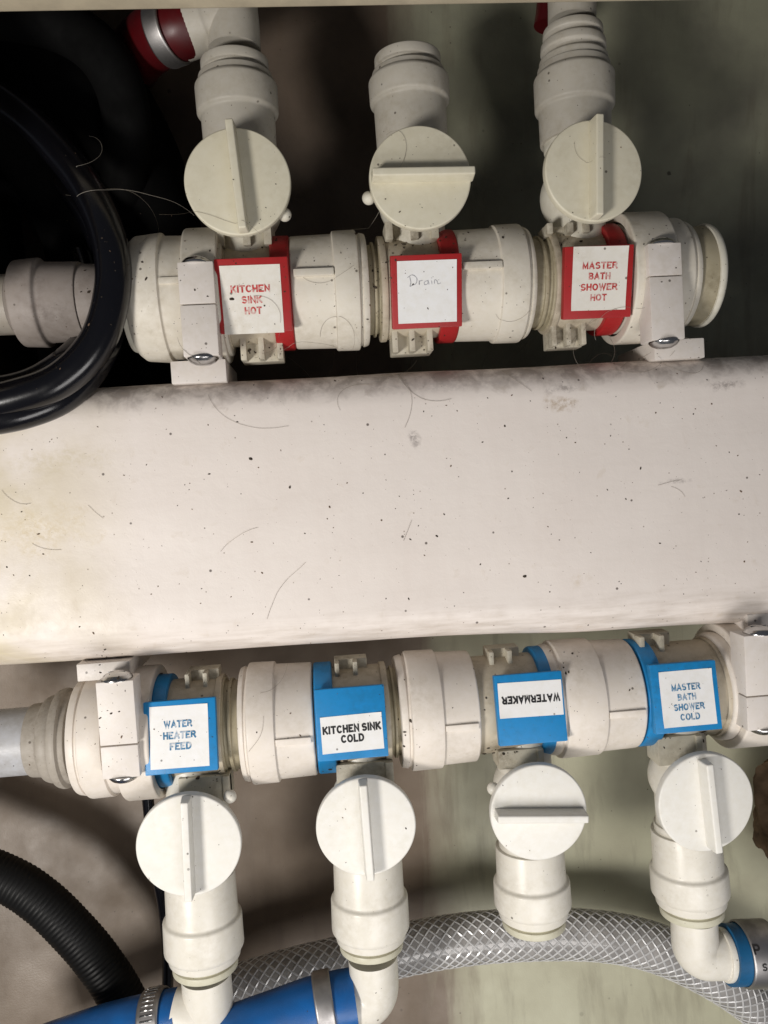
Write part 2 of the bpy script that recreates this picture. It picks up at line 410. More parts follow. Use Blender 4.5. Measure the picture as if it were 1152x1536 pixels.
# plain grotesque capitals as pen strokes in a box of height 1: (width, strokes)
GL = {
 'A': (.72, [[(0, 0), (.36, 1), (.72, 0)], [(.12, .30), (.60, .30)]]),
 'B': (.62, [[(0, 0), (0, 1)], [(0, 1), (.34, 1)] + arc(.34, .77, .23, .23, 90, -90)[1:] + [(0, .54)], [(0, .54), (.36, .54)] + arc(.36, .27, .26, .27, 90, -90)[1:] + [(0, 0)]]),
 'C': (.68, [arc(.36, .5, .36, .5, 35, 325, 18)]),
 'D': (.66, [[(0, 0), (0, 1), (.26, 1)] + arc(.26, .5, .40, .5, 90, -90, 14)[1:] + [(0, 0)]]),
 'E': (.56, [[(.56, 1), (0, 1), (0, 0), (.56, 0)], [(0, .52), (.50, .52)]]),
 'F': (.54, [[(.54, 1), (0, 1), (0, 0)], [(0, .50), (.46, .50)]]),
 'H': (.62, [[(0, 0), (0, 1)], [(.62, 0), (.62, 1)], [(0, .52), (.62, .52)]]),
 'I': (.02, [[(.01, 0), (.01, 1)]]),
 'K': (.64, [[(0, 0), (0, 1)], [(.60, 1), (0, .36)], [(.20, .56), (.64, 0)]]),
 'L': (.50, [[(0, 1), (0, 0), (.50, 0)]]),
 'M': (.74, [[(0, 0), (0, 1), (.37, .06), (.74, 1), (.74, 0)]]),
 'N': (.62, [[(0, 0), (0, 1), (.62, 0), (.62, 1)]]),
 'O': (.74, [arc(.37, .5, .37, .5, 90, 450, 24)]),
 'P': (.60, [[(0, 0), (0, 1), (.34, 1)] + arc(.34, .74, .26, .26, 90, -90)[1:] + [(0, .48)]]),
 'R': (.66, [[(0, 0), (0, 1), (.36, 1)] + arc(.36, .76, .24, .24, 90, -90)[1:] + [(0, .52)], [(.34, .52), (.66, 0)]]),
 'S': (.62, [arc(.31, .745, .29, .255, 20, 270, 12)[:-1] + arc(.31, .26, .31, .26, 90, -160, 12)]),
 'T': (.62, [[(0, 1), (.62, 1)], [(.31, 1), (.31, 0)]]),
 'W': (.96, [[(0, 1), (.24, 0), (.48, .94), (.72, 0), (.96, 1)]])}
def text_bm(bm, s, w, h, cx, cy, z, bold=.2):
    """flat lettering w wide and h high centred on (cx, cy); bold is the stroke as a share of the height"""
    gap = .22+bold*.55; adv = 0; items = []
    for ch in s:
        if ch == ' ': adv += .34; continue
        items.append((adv, GL[ch][1])); adv += GL[ch][0]+gap
    tot = adv-gap+bold; kx = w/tot; ky = h/(1+bold); bw = bold/2; zz = z
    for a, strokes in items:
        for st in strokes:
            zz += .0004; pts = [Vector((a+bw+x, bw+y)) for x, y in st]
            closed = (pts[0]-pts[-1]).length < 1e-4
            if closed: pts = pts[:-1]
            n = len(pts); prev = None; first = None
            for i in range(n + (1 if closed else 0)):
                p = pts[i % n]; q0 = pts[(i-1) % n] if (closed or i > 0) else None; q1 = pts[(i+1) % n] if (closed or i < n-1) else None
                d0 = (p-q0).normalized() if q0 is not None else None; d1 = (q1-p).normalized() if q1 is not None else None
                if d0 is None: d0 = d1; p = p-d1*bw*.98 if len(st) < 9 and st[0][1] in (0, 1) else p
                if d1 is None: d1 = d0; p = p+d0*bw*.98 if len(st) < 9 and st[-1][1] in (0, 1) else p
                n0 = Vector((-d0.y, d0.x)); n1 = Vector((-d1.y, d1.x)); m = (n0+n1)
                m = m.normalized() if m.length > 1e-4 else n0
                k = bw/max(.42, m.dot(n1))
                pair = [bm.verts.new((cx-w/2+(p.x+m.x*k*e)*kx, cy-h/2+(p.y+m.y*k*e)*ky, zz)) for e in (1, -1)]
                if prev: bm.faces.new((prev[0], prev[1], pair[1], pair[0]))
                prev = pair
def pen_bm(bm, strokes, z, wd=.013):
    for st in strokes:
        path = [Vector((x, y, z)) for x, y in st]; path = spline(path, 5)
        vs = []
        for i, p in enumerate(path):
            d = (path[min(i+1, len(path)-1)]-path[max(i-1, 0)]).normalized(); nn = Vector((-d.y, d.x, 0))
            k = wd*(.5+.5*abs(math.sin(i*.7)))
            vs.append((bm.verts.new(p+nn*k), bm.verts.new(p-nn*k)))
        for a, b in zip(vs, vs[1:]): bm.faces.new((a[0], b[0], b[1], a[1]))

# ------------------------------------------------------------------ the valve modules
AXZ = -1.55
HOT_Y = P(600, 434, AXZ).y
COLD_Y = P(600, 1066, AXZ).y
CK = 0
def valve(hot, label, plate, stick, lines, ink, collar, neck, handle, rib, br, lug, bracket, pin, ring_side, radii=(1.36, 1.53, 1.27), extra_rings=None, flip=False, bend=0):
    """plate: centre pixel of the label holder; collar: (start, step, lip, end) pixels along the row; br: branch stations"""
    ay = HOT_Y if hot else COLD_Y; sy = 1 if hot else -1
    W, BODY, NECK = ('hot_cream' if hot else 'cream'), 'body', 'neck'
    pc = P(plate[0], plate[1], .85); root = thing('ball_valve', label, 'valve', (pc.x, ay, AXZ), 'hot water valves' if hot else 'cold water valves')
    o0 = Vector((pc.x, ay, AXZ))
    X = lambda px, z=.6: P(px, plate[1], z).x - pc.x
    # body of the manifold
    n0, n1 = X(neck[0], .3), X(neck[1], .3); c0, c1, c2, c3 = [X(v, .7) for v in collar]
    d = 1 if c0 > 0 else -1
    bm = B(); add_lathe(bm, [(min(n1, c0), 0), (min(n1, c0), 1.92), (max(n1, c0), 1.92), (max(n1, c0), 0)], (0,0,0), (1,0,0), 72)
    # raised ledge at the neck end
    add_lathe(bm, [(n1-.12, 1.8), (n1-.12, 2.0), (n1+.12, 2.0), (n1+.12, 1.8)], (0,0,0), (1,0,0), 72, .04)
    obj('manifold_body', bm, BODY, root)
    bm = B(); L = n1-n0
    prof = [(n0-.6*(1 if L > 0 else -1), 1.5), (n0-.6*(1 if L > 0 else -1), 1.70), (n0+L*.30, 1.70), (n0+L*.30, 1.80), (n0+L*.5, 1.80), (n0+L*.5, 1.66), (n0+L*.72, 1.66), (n0+L*.72, 1.86), (n1, 1.86), (n1, 1.5)]
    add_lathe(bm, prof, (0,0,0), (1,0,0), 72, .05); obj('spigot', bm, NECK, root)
    # big collar
    bm = B()
    kr = .955 if hot else .985
    prof = [(c0, 1.7), (c0, 2.16), (c0+d*.05, 2.21), (c1, 2.25), (c1+d*.03, 2.36), (c2, 2.38), (c2+d*.04, 2.20), (c2+d*.12, 2.20), (c2+d*.14, 2.26), (c3, 2.20), (c3, 1.5)]
    prof = [(a_, b_*kr) for a_, b_ in prof]
    add_lathe(bm, prof, (0,0,0), (1,0,0), 88, .07)
    cl = obj('manifold_collar', bm, W, root)
    bm = B()
    lo, hi = sorted((c0+d*.12, c1))
    ra = R(-6 if hot else 4)
    m = Matrix.Rotation(ra, 4, 'X')
    add_box(bm, (lo, -.13, 2.1), (hi, .13, 2.31), .04, mat=m); obj('locating_rib', bm, W, cl)
    # label holder: ring with a square plate, turned to face out of the locker
    ang = math.asin(max(-.6, min(.6, (pc.y-ay)/2.42)))
    hd = thing('x', '', '') if False else None
    rot = Matrix.Rotation(-ang, 4, 'X')
    bm = B(); h = 1.30
    x0 = (.62 if ring_side > 0 else -1.34); x1 = x0+.72
    add_lathe(bm, [(x0, 1.9), (x0, 2.10), (x0+.05, 2.15), (x1-.05, 2.15), (x1, 2.10), (x1, 1.9)], (0,0,0), (1,0,0), 88, .04)
    # plate with a shallow tray: base slab and four raised edges
    add_box(bm, (-h, -h, 2.02), (h, h, 2.38), .05, mat=rot)
    if not lines or stick[4] == 'frame':
        pass
    obj('label_holder', bm, 'red' if hot else 'blue', root)
    sx0, sy0, sx1, sy1 = stick[:4]
    k = 2.6/ (stick[5])
    a0, a1 = (sx0-plate[0])*k, (sx1-plate[0])*k; b0, b1 = (plate[1]-sy1)*k, (plate[1]-sy0)*k
    def sheet(bm, z, tilt):
        tr = rot @ Matrix.Rotation(tilt, 4, 'Z'); N = 8; g = []
        for j in range(N+1):
            row = []
            for i in range(N+1):
                u, v = i/N, j/N; x = a0+(a1-a0)*u; y = b0+(b1-b0)*v
                lift = .004*noise.noise(Vector((x*2+pc.x, y*2, 0))) + (.03 if (i in (0, N) and j in (0, N) and random.random() < .5) else 0)
                row.append(bm.verts.new(tr @ Vector((x, y, z+max(0, lift)))))
            g.append(row)
        for j in range(N):
            for i in range(N): bm.faces.new((g[j][i], g[j][i+1], g[j+1][i+1], g[j+1][i]))
        return tr
    bm = B(); tr = sheet(bm, 2.390, R(random.uniform(-1, 1)))
    for f in bm.faces: f.normal_flip() if f.normal.z < 0 else None
    st = obj('label_sticker', bm, 'paper_hot' if hot and stick[4] != 'clean' else 'paper', root)
    bm = B()
    if lines == 'pen':
        S = [[(-.80,.20),(-.76,.0),(-.80,-.14)], [(-.90,.17),(-.70,.27),(-.52,.15),(-.55,-.05),(-.80,-.15)], [(-.42,.06),(-.42,-.10),(-.40,.02),(-.28,.06)],
             [(-.08,.04),(-.20,.0),(-.20,-.10),(-.08,-.08),(-.06,.05),(-.02,-.10)], [(.08,.04),(.10,-.10)], [(.08,.13),(.10,.14)], [(.20,-.09),(.21,.05),(.30,.03),(.34,-.09),(.46,-.06)]]
        cx, cy = (a0+a1)/2-.04, (b0+b1)/2+.35
        pen_bm(bm, [[(cx+x*.9+.12, cy+y*.95) for x, y in s_] for s_ in S], 2.41); 
        nm = 'handwriting'
    else:
        nm = 'lettering'
        for s_, (cxp, cyp, wp, hp) in lines:
            text_bm(bm, s_, wp*k, hp*k, (cxp-plate[0])*k, (plate[1]-cyp)*k, 2.400, .30 if ink == 'ink_black' else .265)
        if flip:
            mx, my = (a0+a1)/2, (b0+b1)/2
            fm = Matrix.Translation((mx, my, 0)) @ Matrix.Rotation(math.pi, 4, 'Z') @ Matrix.Translation((-mx, -my, 0))
            bmesh.ops.transform(bm, matrix=fm, verts=bm.verts[:])
    bmesh.ops.transform(bm, matrix=tr, verts=bm.verts[:])
    obj(nm, bm, ink, st)
    # mounting lug on the side away from the branch
    lx0, lx1 = X(lug[0], 0), X(lug[1], 0); ly = -sy
    def lugbm(x0, x1, ys, yo, zt, fins=(.0, .42, .86)):
        bm = B(); lo, hi = sorted((ys, yo))
        add_box(bm, (x0, lo, zt-1.3), (x1, hi, zt-(.55 if len(fins) != 1 else .10)), .05)
        wdt = (x1-x0)
        for q in fins:
            add_box(bm, (x0+wdt*q, lo+.02, zt-.6), (x0+wdt*q+wdt*.14, hi-.02, zt), .04)
        return bm
    obj('mounting_lug', lugbm(lx0, lx1, ly*1.3, P((lug[0]+lug[1])/2, lug[2]+(0 if hot else 7), -.8).y-ay, .78, (.0, .42, .86) if hot else (.0, .55)), 'lug', root)
    bx0, bx1 = X(bracket[0], 0), X(bracket[1], 0)
    obj('branch_bracket', lugbm(bx0, bx1, sy*1.45, P(bracket[0], bracket[2], .2).y-ay+sy*.5, 1.62, (.0, .48, .86) if hot else (.86,)), 'lug', root)
    # branch: valve body, collar, collet
    (ca, ya), (cb, yb_) = br['axis']; zb = -1.2; zn = zb+1.4
    A_ = P(ca, ya, zn) - o0; B_ = P(cb, yb_, zn) - o0; A_.x = P(ca, ya, zb+.15).x-o0.x; B_.x = P(cb, yb_, zb+.15).x-o0.x; A_.z = B_.z = zb-AXZ
    dv = (B_-A_).normalized()
    def S(py): 
        q = P(ca+(cb-ca)*(py-ya)/(yb_-ya), py, zn)-o0; q.z = zb-AXZ
        return (q-A_).dot(dv)
    s0, s1, s2, s3, s4 = [S(v) for v in br['st']]       # body start, step, collar end, lip end, collet end
    rb, rc, rt = radii
    foot = (Vector(((A_.x), 0, zb-AXZ)) - A_); sf = -abs((A_.y)/dv.y)
    bm = B(); add_lathe(bm, [(sf, 0), (sf, 1.05), (s0-.3, 1.12), (s0-.3, 1.22), (s0+.2, 1.22), (s0+.2, 0)], A_, dv, 56)
    hc = P(handle[0], handle[1], 1.35) - o0; hb = Vector((hc.x, hc.y, 0)); 
    cen = A_ + dv*((hb-A_).dot(dv)); cen.z = zb-AXZ
    bx, by, bz = frame(dv)
    r = bmesh.ops.create_uvsphere(bm, u_segments=40, v_segments=24, radius=1.42 if hot else 1.3)
    bmesh.ops.transform(bm, matrix=Matrix.Translation(cen), verts=r['verts'])
    add_lathe(bm, [(0, 0), (0, 1.0), ((hc-cen).length-.2, .8), ((hc-cen).length-.2, 0)], cen, hc-cen, 40)
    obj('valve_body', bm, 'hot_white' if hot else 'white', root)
    bm = B()
    add_lathe(bm, [(s0, 1.1), (s0, rb), (s1-.05, rb+.03), (s1+.04, rc), (s2-.12, rc+.02), (s2, rc-.08), (s2+.03, rc-.12), (s3-.03, rc-.14), (s3, rc-.22), (s3, .9)], A_, dv, 72, .06)
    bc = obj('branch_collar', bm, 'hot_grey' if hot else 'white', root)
    bm = B()
    g_ = (s4-s3)
    if extra_rings:
        prof = [(s3-.3, 1.0), (s3-.3, rt), (s3+g_*.18, rt+.02), (s3+g_*.25, rt-.16), (s3+g_*.34, rt-.16), (s3+g_*.40, rt-.04), (s3+g_*.62, rt-.06), (s3+g_*.68, rt-.24), (s3+g_*.76, rt-.24), (s3+g_*.80, rt-.14), (s4, rt-.16), (s4, .7)]
    else:
        prof = [(s3-.3, 1.0), (s3-.3, rt-.12), (s3+g_*.3, rt-.12), (s3+g_*.34, rt), (s4-.04, rt), (s4, rt-.06), (s4, .7), (s4-.5, .7), (s4-.5, 0)]
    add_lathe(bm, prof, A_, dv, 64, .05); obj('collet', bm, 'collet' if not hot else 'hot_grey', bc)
    # handle: round plate with one upright grip
    bm = B(); hr = handle[2]+(-.03 if hot else .02)
    nrm = (hc-cen).normalized(); nrm = (nrm*.25 + Vector((0, 0, 1))*.75 + Vector((handle[3], handle[4], 0))).normalized()
    add_lathe(bm, [(-.24, 0), (-.24, hr-.05), (-.18, hr), (.10, hr), (.14, hr-.04), (.14, 0)], hc, nrm, 112, .04)
    hdl = obj('handle', bm, 'disc_hot' if hot else 'disc_cold', root)
    ra_, rb2 = P(*rib[0], 1.5)-o0-hc, P(*rib[1], 1.5)-o0-hc
    ux = (rb2-ra_); ux = (ux - nrm*ux.dot(nrm)).normalized(); uy = nrm.cross(ux)
    mt = Matrix(((ux.x, uy.x, nrm.x, hc.x), (ux.y, uy.y, nrm.y, hc.y), (ux.z, uy.z, nrm.z, hc.z), (0, 0, 0, 1)))
    l0, l1 = rib[2]
    bm = B(); add_box(bm, (-l0+.06, -.185, .10), (l1-(.06 if hot else .16), .185, .76), .06, mat=mt, taper=(.99, .74), seg=3); obj('grip_rib', bm, 'disc_hot' if hot else 'disc_cold', hdl)
    if pin:
        pp = P(pin[0], pin[1], .9)-o0
        bm = B(); r = bmesh.ops.create_icosphere(bm, subdivisions=3, radius=.24); bmesh.ops.transform(bm, matrix=Matrix.Translation(pp), verts=r['verts'])
        obj('stop_pin', bm, 'hot_white' if hot else 'white', root)
    return root, o0, A_+o0, dv, s4

v1 = valve(True, 'valve lettered KITCHEN SINK HOT in a red holder, below the red hose', (380, 443), (334, 400, 421, 497, 'frame', 106),
    [('KITCHEN', (376, 433, 57, 10.5)), ('SINK', (377, 448.5, 30, 10.5)), ('HOT', (378, 464, 25, 10.5))], 'ink_red',
    (437, 503, 541, 556), (330, 333), (357, 274, 1.87, 0, 0), ((350, 190), (371, 356), (1.96, 1.86)),
    dict(axis=((359, 205), (350, 75)), st=(210, 148, 98, 86, 62)), (352, 418, 540), (330, 413, 348), (427, 322), 1, bend=1)
v2 = valve(True, 'valve with a handwritten Drain label in a red holder, level handle, open top', (641, 437), (598, 393, 685, 481, 'clean', 104),
    'pen', 'ink_pen', (692, 756, 798, 810), (556, 578), (630, 268, 1.84, 0, 0), ((553, 259), (706, 257), (1.80, 1.93)),
    dict(axis=((618, 200), (611, 75)), st=(200, 131, 90, 80, 56)), (587, 650, 528), (583, 663, 350), (553, 297), 1)
v3 = valve(True, 'valve lettered MASTER BATH SHOWER HOT in a red holder, at the clamped plugged end', (899, 423), (859, 372, 942, 463, 'frame', 104),
    [('MASTER', (900, 399, 53, 10)), ('BATH', (900, 414, 33, 10)), ('SHOWER', (900, 429.5, 56, 10)), ('HOT', (900, 444.5, 25, 10))], 'ink_red',
    (953, 1022, 1046, 1060), (812, 840), (889, 258, 1.83, .05, 0), ((906, 180), (906, 340), (1.82, 1.82)),
    dict(axis=((864, 195), (861, 75)), st=(192, 140, 85, 72, 14)), (833, 886, 518), (824, 888, 352), None, 1, radii=(1.36, 1.53, 1.30), extra_rings=True)
k1 = valve(False, 'valve lettered WATER HEATER FEED in a blue holder, next to the grey inlet pipe', (270, 1105), (224, 1058, 313, 1152, 'frame', 110),
    [('WATER', (267, 1086, 43, 11)), ('HEATER', (269, 1103, 50, 11)), ('FEED', (270, 1119.5, 33, 11))], 'ink_blue',
    (205, 150, 112, 93), (354, 326), (284, 1266, 1.84, 0, 0), ((283, 1188), (290, 1348), (1.88, 1.92)),
    dict(axis=((300, 1330), (309, 1470)), st=(1335, 1402, 1455, 1467, 1484)), (277, 327, 1002), (262, 340, 1192), (345, 1195), -1)
k2 = valve(False, 'valve lettered KITCHEN SINK COLD in black on a blue holder', (527, 1085), (478, 1072, 576, 1129, 'half', 112),
    [('KITCHEN SINK', (527, 1093, 93, 12.5)), ('COLD', (527, 1108.5, 37, 12.5))], 'ink_black',
    (470, 411, 368, 354), (604, 582), (549, 1238, 1.80, 0, 0), ((540, 1166), (552, 1318), (1.84, 1.9)),
    dict(axis=((553, 1310), (559, 1440)), st=(1300, 1370, 1424, 1436, 1452)), (507, 558, 985), (500, 586, 1170), None, -1)
k3 = valve(False, 'valve with its WATERMAKER label upside down on blue, level handle, open outlet', (797, 1063), (745, 1020, 850, 1076, 'half', 112),
    [('WATERMAKER', (797, 1048, 96, 12.5))], 'ink_black',
    (722, 667, 618, 602), (864, 848), (807, 1217, 1.78, 0, 0), ((740, 1229), (886, 1227), (1.72, 1.86)),
    dict(axis=((797, 1300), (803, 1400)), st=(1292, 1346, 1388, 1401, 1418)), (744, 795, 968), (744, 812, 1140), (740, 1183), 1, flip=True)
k4 = valve(False, 'valve lettered MASTER BATH SHOWER COLD in a blue holder, beside the edge clamp', (1030, 1046), (989, 1004, 1076, 1091, 'frame', 108),
    [('MASTER', (1031, 1030, 47, 10.5)), ('BATH', (1031, 1045.5, 30, 10.5)), ('SHOWER', (1033, 1061, 50, 10.5)), ('COLD', (1033, 1076.5, 32, 10.5))], 'ink_blue',
    (973, 913, 852, 836), (1150, 1095), (1057, 1202, 1.85, .06, 0), ((1057, 1124), (1075, 1284), (1.76, 1.86)),
    dict(axis=((1033, 1290), (1041, 1390)), st=(1268, 1328, 1370, 1383, 1400)), (975, 1030, 945), (985, 1050, 1135), None, -1)

# ------------------------------------------------------------------ couplings at the ends of the two rows
def world_x(px, py, z): return P(px, py, z).x
def coupling(name, label, cat, row_y, py, parts, loc_px):
    o = Vector((world_x(loc_px, py, .5), row_y, AXZ)); root = thing(name, label, cat, o)
    for nm, prof, mat in parts:
        bm = B(); add_lathe(bm, [(world_x(px, py, z)-o.x, r) for px, z, r in prof], (0,0,0), (1,0,0), 80, .06); obj(nm, bm, mat, root)
    return root, o
r_, o_ = coupling('pipe_coupling', 'large pale pipe coupling half shaded by the black hose, beside the first clamp', 'coupling', HOT_Y, 448,
    [('coupling_shell', [(188, .3, 1.5), (188, .3, 2.1), (192, .6, 2.24), (196, .6, 2.32), (238, .6, 2.42), (240, .6, 2.30), (335, .6, 2.26), (335, .6, 1.5)], 'hot_cream'),
     ('coupling_lip', [(178, .3, 1.2), (178, .3, 1.95), (190, .4, 2.0), (190, .4, 1.2)], 'hot_white')], 240)
bm = B(); add_box(bm, (world_x(240, 448, .7)-o_.x, -.12, 2.2), (world_x(300, 448, .7)-o_.x, .12, 2.38), .04, mat=Matrix.Rotation(R(-3), 4, 'X')); obj('locating_rib', bm, 'hot_cream', r_)
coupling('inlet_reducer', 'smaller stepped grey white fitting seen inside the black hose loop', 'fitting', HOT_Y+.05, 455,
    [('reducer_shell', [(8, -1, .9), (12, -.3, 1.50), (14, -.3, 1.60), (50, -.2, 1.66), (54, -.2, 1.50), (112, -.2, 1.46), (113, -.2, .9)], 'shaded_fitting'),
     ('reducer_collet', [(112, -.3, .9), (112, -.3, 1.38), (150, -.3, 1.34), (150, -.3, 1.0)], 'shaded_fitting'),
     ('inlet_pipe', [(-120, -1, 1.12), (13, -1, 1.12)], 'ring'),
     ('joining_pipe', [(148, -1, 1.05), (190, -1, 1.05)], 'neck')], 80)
coupling('end_plug', 'round greenish grey plug closing the row of red labelled valves', 'plug', HOT_Y, 430,
    [('plug_body', [(1050, .2, 1.5), (1054, .2, 1.90), (1078, .2, 1.93), (1080, .2, 1.88)], 'neck'),
     ('plug_rim', [(1079, .2, 1.6), (1079, .2, 2.0), (1086, .2, 2.02), (1091, .2, 1.92), (1092, .2, 0)], 'hot_white')], 1070)
coupling('inlet_pipe_joint', 'smooth grey pipe with rings entering the blue labelled row', 'pipe', COLD_Y, 1110,
    [('pipe', [(-200, -.6, 1.28), (40, -.6, 1.28)], 'pipe'),
     ('pipe_ring', [(32, -.5, 1.1), (34, -.5, 1.38), (56, -.5, 1.42), (58, -.5, 1.58), (66, -.5, 1.66), (74, -.3, 1.66), (75, -.3, 1.2)], 'ring'),
     ('collet', [(70, 0, 1.3), (70, 0, 1.84), (78, 0, 1.9), (84, 0, 1.9), (86, 0, 1.74), (95, 0, 1.74), (96, 0, 1.3)], 'ring')], 40)
coupling('end_coupling', 'cream coupling clamped at the far end of the blue labelled row', 'coupling', COLD_Y, 1040,
    [('coupling_shell', [(1092, 0, 1.5), (1096, .3, 2.1), (1100, .3, 2.18), (1190, .3, 2.2), (1230, .3, 1.8), (1230, .3, .5)], 'cream')], 1130)

# ------------------------------------------------------------------ pipe clamps screwed to the beam
def clamp(label, row_y, hot, fl, foot, ringx, seam=.5):
    """fl: flange rectangle in pixels, foot: foot rectangle"""
    zf = 1.25; a = P(fl[0], (fl[1]+fl[3])/2, zf); b = P(fl[2], (fl[1]+fl[3])/2, zf)
    y1 = P((fl[0]+fl[2])/2, fl[1], zf).y; y0 = P((fl[0]+fl[2])/2, fl[3], zf).y
    cx = (a.x+b.x)/2; o = Vector((cx, row_y, AXZ)); root = thing('pipe_clamp', label, 'clamp', o, 'pipe clamps on the beam')
    hw = (b.x-a.x)/2; ym = y0+(y1-y0)*seam-row_y; L = lambda y: y-row_y
    zt = zf-AXZ
    for nm, ya, yb_ in (('clamp_cap' if hot else 'clamp_base', ym+.02, L(y1)), ('clamp_base' if hot else 'clamp_cap', L(y0), ym-.02)):
        bm = B(); add_box(bm, (-hw, ya, 1.7), (hw, yb_, zt), .05); obj(nm, bm, 'clamp', root)
    rx0, rx1 = P(ringx[0], (fl[1]+fl[3])/2, .8).x-cx, P(ringx[1], (fl[1]+fl[3])/2, .8).x-cx
    bm = B(); add_lathe(bm, [(rx0, 2.2), (rx0, 2.50), (rx0+.06, 2.54), (rx1-.06, 2.54), (rx1, 2.50), (rx1, 2.2)], (0,0,0), (1,0,0), 88, .05); obj('clamp_ring', bm, 'hot_cream' if hot else 'cream', root)
    # foot against the beam
    zq = -.3; f0 = P(foot[0], foot[1], zq); f1 = P(foot[2], foot[3], zq)
    ye = (yt if hot else yb)-row_y
    lo, hi = (sorted((ye+(-.02 if hot else .02)*0, L(f0.y))) if hot else sorted((L(f1.y), ye)))
    if hot: lo -= .12
    else: hi += .12
    bm = B(); add_box(bm, (f0.x-cx, lo, -2.6), (f1.x-cx, hi, zq-AXZ), .05); obj('clamp_foot', bm, 'clamp', root)
    for yy, s_ in ((L(y1), 1), (L(y0), -1)):
        bm = B(); add_lathe(bm, [(-.02, 0), (-.02, .56), (.06, .55), (.17, .45), (.26, .27), (.29, 0)], (0, yy, zt-.42), (0, s_, 0), 40, .02)
        add_box(bm, (-.30, yy+s_*.2-.03, zt-.45), (.30, yy+s_*.2+.08, zt-.39), 0)
        sc_ = obj('screw', bm, 'steel', root)
clamp('white pipe clamp between the coupling and the KITCHEN SINK HOT holder', HOT_Y, True, (270, 392, 324, 534), (255, 542, 341, 580), (275, 330), .55)
clamp('white pipe clamp behind the MASTER BATH SHOWER HOT holder near the end plug', HOT_Y, True, (975, 364, 1025, 509), (981, 510, 1058, 545), (955, 1020), .66)
clamp('white pipe clamp next to the WATER HEATER FEED holder, dirty foot', COLD_Y, False, (148, 1022, 205, 1168), (113, 985, 196, 1017), (168, 222), .34)
clamp('white pipe clamp cut off by the photo edge beside MASTER BATH SHOWER COLD', COLD_Y, False, (1119, 952, 1180, 1095), (1121, 920, 1200, 949), (1120, 1185), .36)

# ------------------------------------------------------------------ elbows, hoses, hose clamps
def hose_clamp(label, c, axis, r, wd, slots=True, mat='steel_dull', spin=0, housing=True, marks=None):
    c = Vector(c); root = thing('hose_clamp', label, 'hose clamp', c); x, y, z = frame(axis)
    bm = B(); add_lathe(bm, [(-wd/2, r), (-wd/2, r+.05), (-wd/2+.06, r+.09), (wd/2-.06, r+.09), (wd/2, r+.05), (wd/2, r)], (0,0,0), axis, 64, .02); obj('band', bm, mat, root)
    def around(t, s, rr): return (x*math.cos(t)+y*math.sin(t))*rr + z*s
    if slots:
        bm = B(); n = int(2*math.pi*r/.17)
        for i in range(n):
            t_ = 2*math.pi*i/n
            er = (x*math.cos(t_)+y*math.sin(t_)); et = (-x*math.sin(t_)+y*math.cos(t_))
            m = Matrix(((z.x, et.x, er.x, 0), (z.y, et.y, er.y, 0), (z.z, et.z, er.z, 0), (0, 0, 0, 1)))
            add_box(bm, (-wd*.30, -.035, r+.06), (wd*.30, .035, r+.125), .02, mat=m, seg=1)
        obj('band_thread', bm, 'steel', root, kind='stuff')
    if housing:
        t_ = spin; er = (x*math.cos(t_)+y*math.sin(t_)); et = (-x*math.sin(t_)+y*math.cos(t_))
        m = Matrix(((z.x, et.x, er.x, 0), (z.y, et.y, er.y, 0), (z.z, et.z, er.z, 0), (0, 0, 0, 1)))
        bm = B(); add_box(bm, (-wd*.42, -.5, r+.06), (wd*.42, .5, r+.5), .08, mat=m); obj('screw_housing', bm, mat, root)
        bm = B(); add_lathe(bm, [(-.85, 0), (-.85, .26), (-.55, .28), (-.5, 0)], er*(r+.32), et, 24, .03); obj('screw', bm, 'steel', root)
    return root, x, y, z

def elbow(name, label, pts, r, rim=None, mat='white', seg=48):
    path = spline([Vector(p) for p in pts], 14); base = path[0].copy(); path = [p-base for p in path]
    root = thing(name, label, 'elbow', base)
    bm = B(); add_tube(bm, path, r, seg); obj('elbow_pipe', bm, mat, root)
    if rim:
        T = (path[-1]-path[-3]).normalized()
        bm = B(); add_lathe(bm, [(-rim[1], r*.9), (-rim[1], rim[0]), (0, rim[0]), (0, r*.9)], path[-1], T, seg, .05); obj('elbow_rim', bm, mat, root)
    return root

# hot outlet elbow and its red hose
zt_ = -1.2
elbow('elbow_fitting', 'off white elbow joining the red hose above the KITCHEN SINK HOT valve',
      [P(352, 75, zt_), P(350, 40, zt_), P(347, 8, zt_), P(338, -24, zt_), P(310, 12, zt_-.1), P(292, 32, zt_-.2)][:3] + [P(346, -40, zt_)], .98, mat='hot_grey')
rt0 = P(350, 20, zt_); rt1 = P(283, 38, zt_-.4)
bm = B(); pth = spline([P(352, 18, zt_), P(318, 26, zt_-.2), P(300, 32, zt_-.3), P(270, 42, zt_-.5)], 10); add_tube(bm, [p-pth[0] for p in pth], lambda i, u: 1.0 + .16*min(1, u*2), 44)
sp_ = thing('hose_spigot', 'off white spigot reaching sideways from the elbow into the red hose', 'fitting', pth[0]); obj('spigot_tube', bm, 'hot_grey', sp_)
pr = [P(296, 34, zt_-.35), P(262, 44, zt_-.5), P(238, 54, zt_-1.2), P(212, 74, zt_-3.0), P(202, 92, zt_-6), P(198, 104, zt_-9.5)]
pth = spline(pr, 14); bm = B(); add_tube(bm, [p-pth[0] for p in pth], 1.14, 44)
o = obj('red_hose', bm, 'red_hose'); o.location = pth[0]; tag(o, 'thick red hose fading into the dark corner past its clamp', 'hose')
hose_clamp('steel hose clamp round the red hose', P(254, 46, zt_-.55), P(215, 62, zt_-1.2)-P(262, 44, zt_-.5), 1.16, .7, slots=False, housing=False)
bm = B(); pth = spline([P(858, 34, zt_), P(858, 10, zt_), P(857, -30, zt_), P(856, -80, zt_)], 10); add_tube(bm, [p-pth[0] for p in pth], .92, 40)
